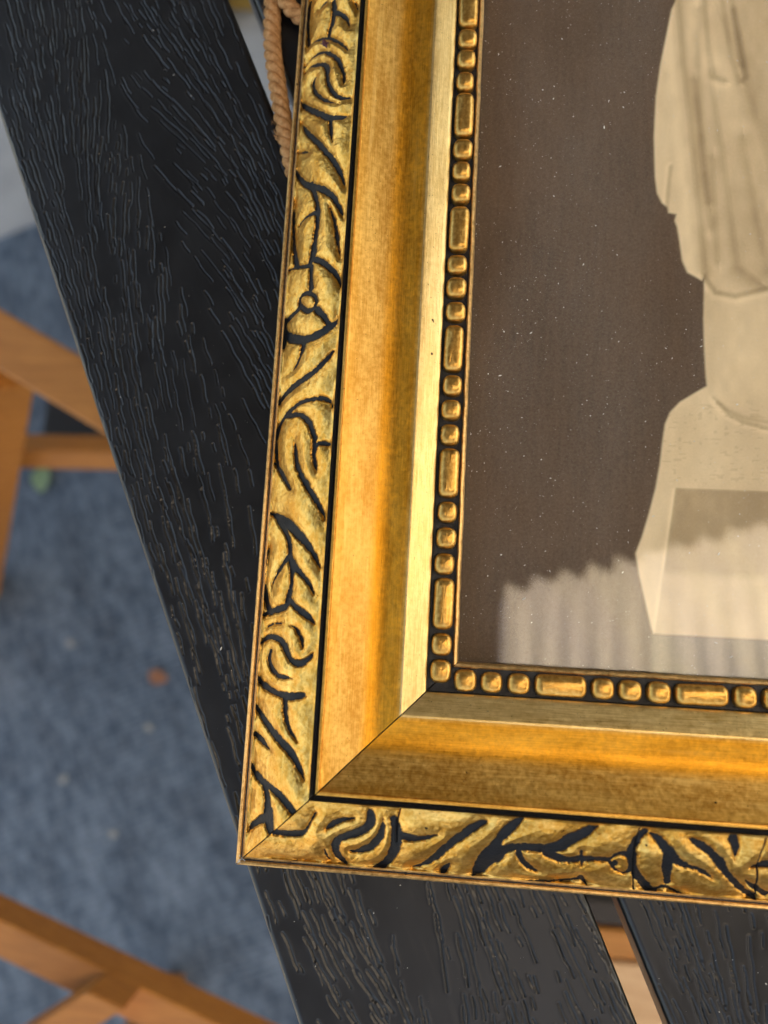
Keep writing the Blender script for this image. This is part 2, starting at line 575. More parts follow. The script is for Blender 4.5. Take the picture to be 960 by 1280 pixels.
def plank_mesh(name, fine, seed):
    """fine: (n0, n1, l0, l1) where the grain is modelled; elsewhere a plain eased board"""
    rr = 1.6
    if fine:
        fn0, fn1, fl0, fl1 = fine
        st = 0.22
        nn = np.unique(np.round(np.concatenate([np.linspace(0, rr, 8), np.linspace(SLW - rr, SLW, 8),
                       np.arange(max(fn0, rr), min(fn1, SLW - rr), st), np.arange(rr, SLW - rr, 3.0)]), 4))
        fl = np.arange(fl0, fl1, st)
        ll = np.concatenate([np.linspace(L0, fl0 - 2, 12), fl, np.linspace(fl1 + 2, L1, 4)])
    else:
        nn = np.concatenate([np.linspace(0, rr, 5), np.linspace(SLW - rr, SLW, 5)])
        ll = np.linspace(L0, L1, 14)
    Z = np.zeros((len(ll), len(nn)))
    if fine:
        i0, i1 = np.searchsorted(nn, (fn0, fn1))
        j0 = 12
        H = grain_height(nn[i0:i1], fl, seed)
        NN, LL = np.meshgrid(nn[i0:i1], fl)
        H += 0.10 * (vnoise(NN * 0.12 + 5, LL * 0.02, seed) - 0.5) + 0.02 * (vnoise(NN * 0.9, LL * 0.25, seed + 1) - 0.5)
        Z[j0:j0 + len(fl), i0:i1] = H * smooth01(np.minimum(NN, SLW - NN) / 1.8)
    e = np.minimum(nn, SLW - nn)
    e = np.clip(rr - e, 0, rr)
    Z -= (rr - np.sqrt(np.maximum(rr * rr - e * e, 0)))[None, :]
    N2, L2 = np.meshgrid(nn, ll)
    P = np.stack([N2, L2, Z], -1)
    edge0 = P[:, :1].copy(); edge0[..., 2] = -SLT
    edge1 = P[:, -1:].copy(); edge1[..., 2] = -SLT
    P = np.concatenate([edge1, edge0, P, edge1], 1)           # runs round the board, bottom included
    # to table axes: x = n, y = l measured along TU (mirrored, so flip the row order)
    P[..., 1] *= -1
    P = P[::-1]
    me = grid_mesh(name, P)
    nc = P.shape[1]
    bm = bmesh.new()                                          # close the two ends
    bm.from_mesh(me)
    bm.verts.ensure_lookup_table()
    last = (P.shape[0] - 1) * nc
    for row, rev in ((0, False), (last, True)):
        vs = [bm.verts[row + i] for i in range(nc - 1)]
        fc = bm.faces.new(vs[::-1] if rev else vs)
        fc.smooth = False
    bm.to_mesh(me)
    bm.free()
    return me


ORI = (0, 0, TA)
pl_specs = {0: (0.0, 68.0, -232.0, 72.0), 1: (0.0, 34.0, 18.0, 90.0)}
plain_plank = None
for i in range(10):
    if i in pl_specs:
        me = plank_mesh('plank', pl_specs[i], 11 + i * 5)
    else:
        if plain_plank is None:
            plain_plank = plank_mesh('plank', None, 3)
        me = plain_plank
    o = link('plank', me, M['plank'], None, tab(74.0 * i, 0, 0), ORI)
    to_table(o)
for l in (-880, -330, -30):
    p0, p1 = tab(6, l, -36), tab(730, l, -36)
    to_table(bar('cross_beam', p0, p1, 40, 30, M['plank']))
for n in (60, 674):
    for l in (-880, -30):
        to_table(bar('leg', tab(n, l, -52), tab(n, l, FLOOR + (8 if True else 0)), 45, 45, M['plank']))

# ------------------------------------------------------------------ picture frame
FW, FH = 230.0, 300.0           # outer size
SW = 46.0                       # moulding width
frame = empty('picture_frame', (0, 0, 0))
tag(frame, 'antique gilt picture frame with carved leaf scrolls and beaded sight edge', 'picture frame')

# carved strokes as (along, across, width) in millimetres on the moulding
CARVING_UPRIGHT = [
    [(207.6,2.5,0.67),(204.4,2.3,0.76),(200.2,2.3,0.8),(195.6,2.9,0.89),(194.5,3.1,0.67)],
    [(201.0,9.9,1.11),(198.1,10.2,1.33),(195.6,10.0,1.22),(193.9,9.4,1.11),(192.0,9.1,1.0)],
    [(197.7,10.4,1.33),(195.8,12.6,1.11),(194.2,13.8,0.89),(192.3,14.5,0.44),(191.5,14.8,0.18)],
    [(202.7,7.5,1.11),(202.6,6.0,0.67),(202.7,5.3,0.18)],
    [(197.5,15.8,0.67),(195.4,16.6,0.44),(194.6,16.9,0.13)],
    [(194.4,2.0,0.13),(194.4,3.6,0.44),(194.1,5.2,0.67),(192.7,7.9,0.78),(191.4,9.7,0.89),(189.3,11.8,0.8),(186.9,13.8,0.67),(185.6,14.7,0.31)],
    [(186.3,1.4,0.18),(189.4,2.2,0.44),(190.3,4.0,0.62),(190.0,6.1,0.76),(188.4,8.6,0.85),(186.0,10.9,0.98),(183.3,12.7,0.98),(180.5,13.8,0.89),(178.3,14.2,0.8),(177.1,14.0,0.27)],
    [(187.7,2.5,0.44),(188.1,4.1,0.8),(186.9,6.4,0.98),(185.3,8.5,1.11),(183.3,9.5,1.33),(181.2,9.5,0.98),(178.3,10.4,0.98),(175.3,12.2,0.98),(173.6,14.1,0.89),(173.1,15.9,0.76),(173.3,16.4,0.18)],
    [(183.8,5.9,0.67),(182.7,5.4,0.89),(180.0,6.0,0.98),(177.5,7.7,0.89),(174.9,9.9,0.67),(172.6,13.2,0.18)],
    [(180.5,1.2,0.27),(178.3,3.1,0.98),(174.6,6.2,1.25),(171.4,9.3,1.33),(169.8,11.3,1.33),(168.6,14.5,1.11),(168.5,15.5,0.44)],
    [(169.9,11.3,1.33),(168.3,11.4,0.98),(166.2,11.6,0.93),(164.6,11.9,0.44),(162.6,12.3,0.13)],
    [(173.9,2.6,0.31),(171.2,4.0,0.89),(167.4,6.5,1.11),(163.8,9.0,1.2),(160.3,11.5,1.25),(157.2,13.5,1.2),(154.3,14.9,0.98),(151.9,15.9,0.62),(150.2,16.4,0.13)],
    [(164.1,6.0,0.44),(165.5,3.9,0.76),(166.1,2.3,0.44),(165.1,1.6,0.27),(163.0,1.5,0.4),(160.6,2.3,0.89),(157.5,4.3,1.2),(154.8,6.9,1.33),(152.6,9.9,1.42),(150.2,12.5,1.33),(148.0,14.1,1.11),(145.4,15.5,0.89),(143.6,16.2,0.31),(143.0,16.3,0.11)],
    [(155.1,6.9,1.33),(152.7,8.1,1.2),(149.7,9.0,1.16),(146.7,9.5,1.33),(143.7,9.6,1.2),(141.4,9.4,1.2),(139.5,9.3,1.11)],
    [(147.0,9.0,1.11),(147.4,6.7,0.98),(146.9,4.9,0.67),(145.8,4.2,0.22)],
    [(153.8,2.4,0.13),(151.3,2.2,0.49),(147.6,2.3,0.8),(142.8,2.8,0.89)],
    [(147.8,12.2,0.18),(145.6,13.2,0.53),(142.4,14.3,0.8),(139.6,14.9,0.89),(137.6,15.3,0.8)],
    [(143.8,2.7,0.93),(141.7,2.9,0.98),(139.9,3.4,1.11),(137.3,4.0,1.33),(136.1,4.4,1.33)],
    [(140.4,9.4,1.11),(138.1,9.1,1.56),(136.2,9.0,1.78),(134.8,8.3,1.33)],
    [(134.2,8.1,0.89),(135.3,5.1,0.98),(135.9,2.9,0.67),(135.1,1.6,0.44),(133.3,1.2,0.18)],
    [(135.7,9.0,1.33),(134.1,11.3,1.33),(132.7,12.9,1.33),(131.1,14.5,1.33),(129.2,15.9,0.98),(127.5,16.6,0.53),(126.0,17.0,0.13)],
    [(133.8,8.8,1.11),(130.9,8.9,0.98),(128.4,9.1,1.33)],
    [(124.6,10.9,0.98),(123.3,10.3,1.11),(123.2,8.7,1.33),(124.6,6.9,1.11),(126.4,6.0,0.98),(127.7,6.6,0.98),(127.6,8.3,1.11),(126.4,10.0,0.98),(124.6,10.9,0.98)],
    [(124.7,6.1,1.33),(123.7,4.0,1.11),(122.8,1.9,1.33),(121.1,1.8,1.33)],
    [(122.7,11.1,1.56),(120.1,13.4,1.33),(118.5,14.4,1.33)],
    [(119.8,16.6,0.22),(118.5,15.9,1.11),(117.8,14.5,1.78),(116.8,12.6,1.78),(116.3,9.8,1.78),(116.7,7.0,2.0),(118.4,3.9,2.0),(120.6,1.9,1.33)],
    [(120.0,2.1,1.78),(117.4,2.4,1.11),(115.2,1.2,0.76),(112.9,0.8,0.36),(111.0,0.7,0.13)],
    [(116.1,8.2,1.56),(114.2,8.0,1.11),(111.9,7.1,0.8),(110.2,5.8,0.76),(109.5,5.0,0.22)],
    [(137.6,15.3,0.8),(135.8,15.7,0.58),(133.4,16.2,0.13)],
    [(112.1,16.0,0.44),(110.4,14.5,1.11),(108.5,12.2,1.33),(107.2,9.7,1.47),(106.3,7.0,1.56),(105.1,4.5,1.42),(103.6,2.5,1.11),(101.6,1.4,0.67),(99.6,1.0,0.18)],
    [(99.4,16.6,0.36),(100.6,16.0,0.8),(101.5,13.9,0.98),(101.7,11.7,0.89),(101.5,8.8,0.98),(100.6,6.4,1.2),(98.9,3.8,1.25),(96.6,2.5,0.89),(93.9,2.0,0.8),(91.0,2.3,0.89),(88.1,2.9,0.98)],
    [(99.1,4.7,1.11),(98.8,7.7,1.2),(97.8,9.9,1.11),(95.9,11.4,1.25),(93.8,12.3,1.33),(92.6,12.9,1.11),(90.6,12.8,0.89),(88.4,13.0,0.98),(87.0,13.3,0.89),(85.9,13.6,0.67),(84.7,13.8,0.18)],
    [(91.0,16.3,0.98),(91.3,14.9,1.2),(91.2,13.5,1.11),(89.5,13.0,0.89)],
    [(93.0,7.5,0.22),(90.8,7.9,0.76),(89.0,8.2,0.98),(87.1,8.7,1.11)],
    [(88.1,2.9,0.98),(87.3,3.4,0.98),(84.9,5.0,0.98),(82.9,6.4,0.98),(81.7,7.3,0.44)],
    [(88.5,1.0,0.44),(88.4,2.4,0.89)],
    [(87.1,8.7,1.07),(84.7,10.0,1.2),(82.1,11.7,1.25),(79.5,13.6,1.2),(77.3,15.2,1.02),(75.4,16.3,0.58),(74.4,16.5,0.13)],
    [(77.0,1.7,0.53),(75.6,4.6,1.56),(73.8,7.6,2.0),(71.2,10.6,1.87),(69.0,13.0,1.56),(66.6,14.8,1.11),(64.5,16.0,0.53),(63.5,16.3,0.13)],
    [(75.0,4.3,1.11),(72.5,6.6,1.33),(70.0,8.0,1.11),(67.3,8.4,1.2),(65.1,9.2,1.33),(63.2,9.4,1.25)],
    [(66.5,8.0,1.11),(64.8,6.5,0.98),(62.6,5.1,0.67),(61.0,4.2,0.44),(59.0,4.1,0.18)],
    [(65.6,9.2,1.33),(63.6,10.9,1.25),(62.3,12.3,1.11),(60.5,14.1,0.89),(58.6,15.1,0.44),(58.2,15.2,0.13)],
    [(69.4,2.4,0.22),(66.9,1.9,0.76),(64.2,1.7,0.8),(62.4,1.7,0.8)],
    [(62.6,1.7,0.8),(58.8,2.1,0.89),(55.9,3.1,1.33),(54.6,4.0,1.78)],
    [(63.4,9.4,1.11),(60.4,9.4,1.02),(58.0,9.0,1.33),(55.8,8.2,1.33),(55.1,6.0,1.47),(54.4,4.0,1.33),(53.5,1.7,0.44)],
    [(57.2,9.4,1.11),(55.7,10.8,1.2),(54.6,12.9,1.47),(53.6,14.6,1.2),(52.4,15.7,0.22)],
    [(50.8,3.1,0.44),(51.8,5.1,0.4),(52.1,7.4,0.31)],
    [(51.8,9.9,0.36),(51.1,11.4,0.67),(49.5,12.7,0.8),(48.1,13.2,0.76),(47.2,13.2,0.22)],
    [(46.5,15.9,0.36),(45.2,15.0,0.89),(44.0,13.2,1.33),(44.2,11.3,1.33),(45.4,9.9,1.33),(47.0,9.0,1.56),(48.5,7.5,1.42),(49.0,5.4,1.25),(48.4,3.1,0.98),(46.5,1.5,0.58),(44.5,1.1,0.49),(42.3,1.2,0.58),(40.4,1.7,0.8),(38.8,2.8,1.11),(37.9,4.4,1.25)],
    [(46.1,5.1,0.67),(44.4,4.7,0.98),(42.4,5.5,1.11),(41.1,7.3,1.11),(40.8,9.0,0.98),(40.8,11.3,0.31)],
    [(38.3,4.1,1.33),(37.4,6.5,1.33),(37.1,8.8,1.42),(37.0,10.9,1.56),(37.2,12.8,1.56),(37.6,14.2,1.33)],
    [(36.6,9.9,1.33),(34.2,10.1,1.11),(32.2,10.5,1.11),(30.3,11.4,0.89),(29.1,12.5,0.67),(28.0,13.6,0.18)],
    [(35.1,1.4,0.31),(32.9,2.5,0.98),(31.2,4.6,1.33),(29.1,7.1,1.56),(27.4,9.7,1.69),(26.0,11.8,1.69),(24.1,13.6,1.42),(22.3,14.9,0.98),(20.6,15.7,0.31)],
    [(28.0,1.1,0.67),(27.4,2.8,1.25),(26.4,4.8,1.11),(25.3,6.5,0.36)],
    [(28.0,0.9,0.22),(26.1,0.8,0.31),(23.7,1.1,0.53),(21.3,1.8,0.8),(19.1,3.4,1.11),(18.2,5.3,1.33)],
    [(19.4,3.7,1.33),(18.3,5.6,1.56),(17.7,7.9,1.42),(16.8,10.1,1.56),(15.3,12.2,1.56),(13.9,14.0,1.33)],
    [(18.0,5.9,1.33),(16.2,6.8,1.56),(13.7,7.3,1.78),(11.6,7.1,1.78),(10.1,5.0,1.33),(8.3,3.1,1.11),(7.3,2.6,0.44)],
    [(13.0,7.7,2.0),(10.7,8.0,2.23),(8.3,8.8,1.33)],
    [(15.3,1.6,0.22),(12.8,1.3,0.53),(9.5,1.1,0.67)]]
CARVING_CROSS = [
    [(9.2,9.2,1.48),(12.6,9.0,1.48),(15.1,9.4,1.48),(16.3,10.5,0.59),(18.4,14.4,0.47)],
    [(20.5,10.9,0.71),(21.9,12.3,1.31),(23.9,13.4,1.19),(26.3,13.9,0.36)],
    [(29.3,16.1,0.59),(29.8,14.8,1.78),(29.3,12.7,1.78),(27.3,10.9,1.78),(24.8,9.7,1.66),(22.8,8.5,1.66),(22.1,6.3,1.6),(22.7,3.8,1.48),(24.3,2.0,0.59)],
    [(32.1,14.4,0.42),(32.1,12.0,1.19),(31.1,9.3,1.6),(29.1,7.1,1.66),(26.8,5.9,1.19),(25.1,5.7,0.42)],
    [(34.4,14.3,1.48),(35.0,11.3,2.08),(34.7,8.0,2.08),(33.5,4.6,1.78),(31.1,2.0,1.48),(28.3,1.2,0.47)],
    [(19.7,5.7,0.3),(20.1,3.5,0.59),(21.1,2.0,0.24)],
    [(8.1,1.6,0.24),(12.4,1.9,0.3),(17.4,2.6,0.12)],
    [(34.4,14.3,1.19),(35.1,11.3,2.08),(36.8,10.6,1.78),(39.3,10.5,1.36),(41.4,11.0,0.89),(43.3,11.8,0.24)],
    [(38.3,2.7,0.42),(40.7,3.9,1.07),(42.9,6.0,1.6),(45.0,8.7,1.66),(47.5,11.4,1.66),(50.1,13.8,1.66),(52.1,15.1,1.19),(53.1,15.5,0.3)],
    [(46.0,4.5,0.59),(44.9,2.9,1.48),(44.4,1.7,0.47)],
    [(50.7,1.7,0.3),(52.3,4.1,2.67),(53.9,7.3,3.56),(54.8,9.4,2.67),(55.5,11.4,1.78),(56.6,13.6,1.78),(57.9,14.9,1.78),(59.6,16.7,1.19)],
    [(56.4,13.0,1.96),(58.1,14.9,1.66),(59.6,16.3,0.71)],
    [(55.3,7.4,2.67),(56.7,9.3,2.08),(59.0,10.2,1.78),(62.4,10.5,1.78),(65.5,10.5,2.08),(67.5,11.3,2.37),(69.4,13.0,2.37),(71.6,14.4,1.9),(73.2,15.6,1.48),(74.6,16.4,0.3)],
    [(59.7,8.9,1.48),(61.0,6.6,1.31),(62.5,5.3,1.07),(64.5,4.2,0.24)],
    [(65.6,9.5,2.08),(67.9,8.4,1.66),(70.0,8.3,1.48),(72.0,8.7,1.48),(74.6,9.0,1.19),(77.2,9.1,1.19)],
    [(72.0,10.5,0.89),(72.6,7.2,0.71)],
    [(60.2,1.7,0.18),(64.0,2.0,0.47),(68.1,2.3,0.42),(72.5,3.3,0.89),(73.1,4.3,0.59)],
    [(72.9,3.9,1.19),(74.6,1.8,0.47)],
    [(77.0,9.0,0.89),(77.6,9.1,0.89),(78.8,10.5,0.8),(80.3,10.9,1.11),(81.6,10.1,1.33),(82.2,8.2,1.33),(82.0,6.5,0.89),(80.9,6.0,0.53),(79.2,6.8,0.8),(77.9,8.5,0.89)],
    [(78.8,8.8,1.11),(79.0,8.1,1.11)],
    [(81.2,11.2,1.33),(81.9,13.1,1.56),(82.5,14.7,1.33),(83.5,16.0,1.33),(83.8,16.2,0.44)],
    [(81.9,10.8,1.33),(82.8,7.2,1.56),(84.3,5.2,1.56),(86.2,3.1,1.78),(87.3,2.0,1.56),(88.5,2.5,0.89),(89.9,3.3,0.89),(91.3,2.6,0.8),(94.3,1.6,0.13)],
    [(84.6,15.7,0.67),(86.2,14.8,1.33),(87.6,13.2,1.78),(88.8,11.5,2.23),(88.9,9.1,2.0),(89.5,6.6,1.56),(90.1,4.5,1.33)],
    [(88.6,12.6,1.56),(90.2,10.4,1.82),(92.4,9.2,1.19),(94.8,8.7,1.04),(96.7,7.6,0.93),(98.7,6.1,0.21)],
    [(92.0,15.3,0.42),(93.8,14.4,1.3),(96.3,12.8,1.56),(98.5,10.7,1.82),(100.4,8.3,1.4),(103.0,5.8,1.3),(105.5,3.8,1.3),(107.7,2.3,1.04),(107.5,0.8,0.42)],
    [(100.1,16.1,1.82),(100.8,14.3,1.45),(101.2,11.8,0.26)],
    [(104.5,10.0,0.36),(105.7,10.6,1.04),(107.1,11.0,1.45),(108.9,10.9,1.04)],
    [(104.7,6.6,0.52),(107.1,5.0,1.14),(109.7,3.6,1.3)]]
CRACKS = [
    [(82.4,17.1,0.22),(82.2,14.2,0.27),(82.4,9.7,0.31),(84.1,0.6,0.31)],
    [(105.9,16.9,0.21),(105.5,11.1,0.36),(107.9,3.0,0.36)],
    [(35.8,17.2,0.15),(35.1,13.8,0.24),(35.0,9.1,0.24)]]


def densify(st, k=3):
    P = np.array(st, float)
    if len(P) < 3:
        return P
    Q = np.vstack([2 * P[0] - P[1], P, 2 * P[-1] - P[-2]])
    out = []
    for i in range(1, len(Q) - 2):
        p0, p1, p2, p3 = Q[i - 1:i + 3]
        for t in np.arange(k) / k:
            out.append(0.5 * (2 * p1 + (p2 - p0) * t + (2 * p0 - 5 * p1 + 4 * p2 - p3) * t * t + (3 * p1 - p0 - 3 * p2 + p3) * t ** 3))
    out.append(P[-1])
    out = np.array(out)
    out[:, 2] = np.maximum(out[:, 2], 0.08)
    return out


def band_z(s):
    """height of the swelling carved band"""
    t = np.clip((s - 1.9) / (17.2 - 1.9), 0, 1)
    return 6.0 + 11.7 * (0.60 * np.sin(t * math.pi / 2) + 0.40 * t) + 0.25 * np.sin(t * math.pi)


def carved_band(L, strokes, cracks, seed):
    step = 0.2
    n_u = int(L / step)
    sv = np.concatenate([[1.9], np.arange(2.0, 17.21, 0.19)])
    t = np.linspace(0, 1, n_u)
    g = 0.17                                                  # half of the open mitre joint
    S, T = np.meshgrid(sv, t)
    U = (S + g) + T * (L - 2 * (S + g))
    D = np.full(U.shape, 9.0)
    for st in strokes:
        Q = densify(st)
        lo, hi = Q[:, 0].min() - 4.0, Q[:, 0].max() + 4.0
        r0, r1 = max(0, int((lo - 22) / L * n_u)), min(n_u, int((hi + 22) / L * n_u) + 2)
        if r1 <= r0:
            continue
        x, y, d = U[r0:r1], S[r0:r1], D[r0:r1]
        for a, b in zip(Q[:-1], Q[1:]):
            vx, vy = b[0] - a[0], b[1] - a[1]
            q = vx * vx + vy * vy
            if q < 1e-6:
                continue
            k_ = np.clip(((x - a[0]) * vx + (y - a[1]) * vy) / q, 0, 1)
            np.minimum(d, np.hypot(x - a[0] - k_ * vx, y - a[1] - k_ * vy) - 0.57 * (a[2] + k_ * (b[2] - a[2])), out=d)
    D += 0.26 * (vnoise(U * 1.1, S * 1.1, seed) - 0.5) + 0.22 * (vnoise(U * 3.1, S * 3.1, seed + 3) - 0.5)
    pillow = -1.05 * np.exp(-np.maximum(D, 0) / 1.5)
    H = pillow - 0.55 * smooth01(-D / 0.40 + 0.30)
    H += 0.08 * np.exp(-((D - 0.30) / 0.22) ** 2)
    H += 0.38 * (vnoise(U * 0.28, S * 0.35, seed + 5) - 0.5) + 0.09 * (vnoise(U * 1.2, S * 1.2, seed + 6) - 0.5) + 0.04 * (vnoise(U * 2.6, S * 2.6, seed + 7) - 0.5)
    dark = smooth01(0.5 - (D + 0.10) / 0.30)
    for st in cracks:
        Q = densify(st)
        d = np.full(U.shape, 9.0)
        for a, b in zip(Q[:-1], Q[1:]):
            vx, vy = b[0] - a[0], b[1] - a[1]
            k_ = np.clip(((U - a[0]) * vx + (S - a[1]) * vy) / (vx * vx + vy * vy), 0, 1)
            d = np.minimum(d, np.hypot(U - a[0] - k_ * vx, S - a[1] - k_ * vy) - 0.5 * (a[2] + k_ * (b[2] - a[2])))
        f = smooth01(0.6 - d / 0.25)
        H -= 0.9 * f
        dark = np.maximum(dark, f)
    fade = smooth01((S - 1.9) / 0.5) * smooth01((17.2 - S) / 0.5)
    Z = band_z(S) + H * fade
    P = np.stack([U, S, Z], -1)
    me = grid_mesh('carved_band', P[:, ::1])
    float_attr(me, 'groove', dark * smooth01((S - 1.9) / 0.15))
    return me


# moulding profile from the back, up the outer side, over to the sight edge; (s, z, material of the segment that follows)
G_, K_, PL, ED, WD = 0, 1, 2, 3, 4
prof = [(1.0, 0.0, ED), (0.0, 0.5, ED), (0.0, 5.2, ED), (0.15, 5.6, ED), (0.45, 5.85, ED), (0.85, 5.75, ED), (1.05, 5.35, K_), (1.35, 5.3, ED), (1.95, 5.7, ED), (2.1, 4.6, WD)]
prof += [(6.0, 7.0, WD), (12.0, 11.5, WD), (17.0, 14.6, K_), (17.1, 16.3, K_), (17.7, 15.9, K_), (18.25, 16.4, K_), (18.35, 17.5, G_), (18.5, 17.85, G_), (18.8, 17.95, G_), (19.15, 17.85, G_), (19.3, 17.45, G_)]
for i in range(1, 19):                                        # hollow cove: steep from the fillet, low in the middle, rising again
    t = i / 18.0
    s = 19.3 + t * (34.4 - 19.3)
    z = 17.45 - 4.75 * math.sin(t * math.pi * 0.5) ** 0.95 + 1.5 * smooth01(np.array((t - 0.55) / 0.45)).item() ** 1.2
    prof.append((s, z, G_))
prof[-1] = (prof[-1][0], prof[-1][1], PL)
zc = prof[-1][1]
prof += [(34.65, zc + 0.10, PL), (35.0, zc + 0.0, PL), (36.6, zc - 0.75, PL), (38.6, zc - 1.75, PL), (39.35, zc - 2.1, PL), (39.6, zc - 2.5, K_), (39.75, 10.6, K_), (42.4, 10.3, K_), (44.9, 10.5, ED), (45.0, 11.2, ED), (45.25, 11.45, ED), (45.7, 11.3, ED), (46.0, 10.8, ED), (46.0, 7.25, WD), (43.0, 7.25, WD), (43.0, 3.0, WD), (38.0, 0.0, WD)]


def rail_mesh(L, seed):
    n = 90
    g = 0.17
    sp = np.array([p[0] for p in prof]); zp = np.array([p[1] for p in prof])
    t = np.linspace(0, 1, n)
    S, T = np.meshgrid(sp, t)
    Z = np.repeat(zp[None, :], n, 0)
    U = (S + g) + T * (L - 2 * (S + g))
    wob = smooth01((S - 17.5) / 1.0) * smooth01((45.0 - S) / 1.0)
    Z = Z + wob * (0.10 * (vnoise(U * 0.10, S * 0.10, seed) - 0.5) + 0.05 * (vnoise(U * 0.4, S * 0.3, seed + 1) - 0.5))
    Sx = S + ((S > 44.8) & (Z > 8)) * 0.16 * (vnoise(U * 0.35, S * 0, seed + 2) - 0.5)
    P = np.stack([U, Sx, Z], -1).reshape(-1, 3)
    m = len(prof)
    faces, mats = [], []
    for i in range(n - 1):
        for j in range(m):
            j2 = (j + 1) % m
            faces.append((i * m + j, (i + 1) * m + j, (i + 1) * m + j2, i * m + j2))
            mats.append(prof[j][2])
    faces.append(tuple(range(m)))
    mats.append(WD)
    faces.append(tuple(range((n - 1) * m, n * m))[::-1])
    mats.append(WD)
    me = mesh_from('rail', P, faces, True, 40)
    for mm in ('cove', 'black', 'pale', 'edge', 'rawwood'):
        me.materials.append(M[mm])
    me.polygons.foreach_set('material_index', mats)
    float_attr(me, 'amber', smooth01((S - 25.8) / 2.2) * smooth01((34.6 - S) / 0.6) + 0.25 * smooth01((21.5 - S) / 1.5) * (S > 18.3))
    return me


def bead_mesh(length, width, height, seed):
    bm = bmesh.new()
    bmesh.ops.create_uvsphere(bm, u_segments=20, v_segments=12, radius=1.0)
    half, r = length / 2, width / 2
    rb = random.Random(seed)
    for v in bm.verts:
        x, y, z = v.co
        # a stubby pill: squared-off rounding
        e = 3.2
        f = (abs(x) ** e + abs(y) ** e + abs(z) ** e) ** (-1 / e)
        x, y, z = x * f, y * f, z * f
        if half > r * 1.3:
            x = math.copysign(min(abs(x) * r, r), x) + math.copysign(half - r, x) if abs(x) > 0.02 else 0
        else:
            x *= half
        v.co = (x * MM, y * r * MM * (1 + rb.uniform(-0.03, 0.03)), z * height * MM * (1 + rb.uniform(-0.03, 0.03)))
    me = bpy.data.meshes.new('bead')
    bm.to_mesh(me)
    bm.free()
    me.polygons.foreach_set('use_smooth', [True] * len(me.polygons))
    me.materials.append(M['bead'])
    return me


round_beads = [bead_mesh(4.8, 4.5, 2.1, i) for i in range(4)]
long_beads = [bead_mesh(11.2, 4.5, 2.1, 10 + i) for i in range(3)]

# carving: pattern carries on past the stretch listed above
up = CARVING_UPRIGHT
up = up + [[(q[0] + 131.0, q[1], q[2]) for q in st] for st in up if min(q[0] for q in st) > 72]
up = [st for st in up if max(q[0] for q in st) < FH + 5]
up = [[(FH - q[0], q[1], q[2]) for q in st] for st in up]
cr = CARVING_CROSS
cr = cr + [[(q[0] + 104.0, q[1], q[2]) for q in st] for st in cr if min(q[0] for q in st) > 12]

rail_u, rail_c = rail_mesh(FH, 21), rail_mesh(FW, 31)
band_u, band_c = carved_band(FH, up, [], 41), carved_band(FW, cr, CRACKS, 51)
places = [  # mesh, band, length, location, turn, first long bead and its step
    (rail_c, band_c, FW, (0, 0, 0), 0.0, [53.0 + 0.0], 0),
    (rail_u, band_u, FH, (0, FH, 0), -math.pi / 2, None, 1),
    (rail_c, band_c, FW, (FW, FH, 0), math.pi, None, 0),
    (rail_u, band_u, FH, (FW, 0, 0), math.pi / 2, None, 1)]
PER = 28.4
for rm, bmh, L, loc, rz, _, upright in places:
    r = link('rail', rm, None, frame, loc, (0, 0, rz))
    bnd = link('carved_band', bmh, M['carved'], r)
    c0 = (FH - 58.1) if upright else 67.4           # centre of one long bead, measured on the object
    sgn = 1 if upright else -1
    for i in range(-12, 13):
        for off, lng in ((0.0, True), (8.6, False), (14.2, False), (19.8, False)):
            x = c0 + PER * i + (off if upright else off)
            if not (43.2 + (3.0 if lng else 0) < x < L - 43.2 - (3.0 if lng else 0)):
                continue
            mb = random.choice(long_beads if lng else round_beads)
            o = link('bead', mb, None, r, (x + random.uniform(-0.12, 0.12), 42.35 + random.uniform(-0.1, 0.1), 10.7 + random.uniform(-0.08, 0.08)),
                     (0, 0, random.uniform(-0.03, 0.03) + (math.pi if random.random() < 0.5 else 0)))
            sc = random.uniform(0.95, 1.04)
            o.scale = (sc, random.uniform(0.94, 1.04), random.uniform(0.94, 1.05))

# ------------------------------------------------------------------ glass, print, backing
IX0, IX1, IY0, IY1 = 43.4, FW - 43.4, 43.4, FH - 43.4


def slab(name, z0, z1, mat, parent):
    v = [(x, y, z) for z in (z0, z1) for (x, y) in ((IX0, IY0), (IX1, IY0), (IX1, IY1), (IX0, IY1))]
    f = [(3, 2, 1, 0), (4, 5, 6, 7), (0, 1, 5, 4), (1, 2, 6, 5), (2, 3, 7, 6), (3, 0, 4, 7)]
    return link(name, mesh_from(name, v, f, False), mat, parent)


glass = slab('glass_pane', 5.2, 7.2, M['glass'], frame)
slab('backing_board', 1.0, 4.4, M['board'], frame)

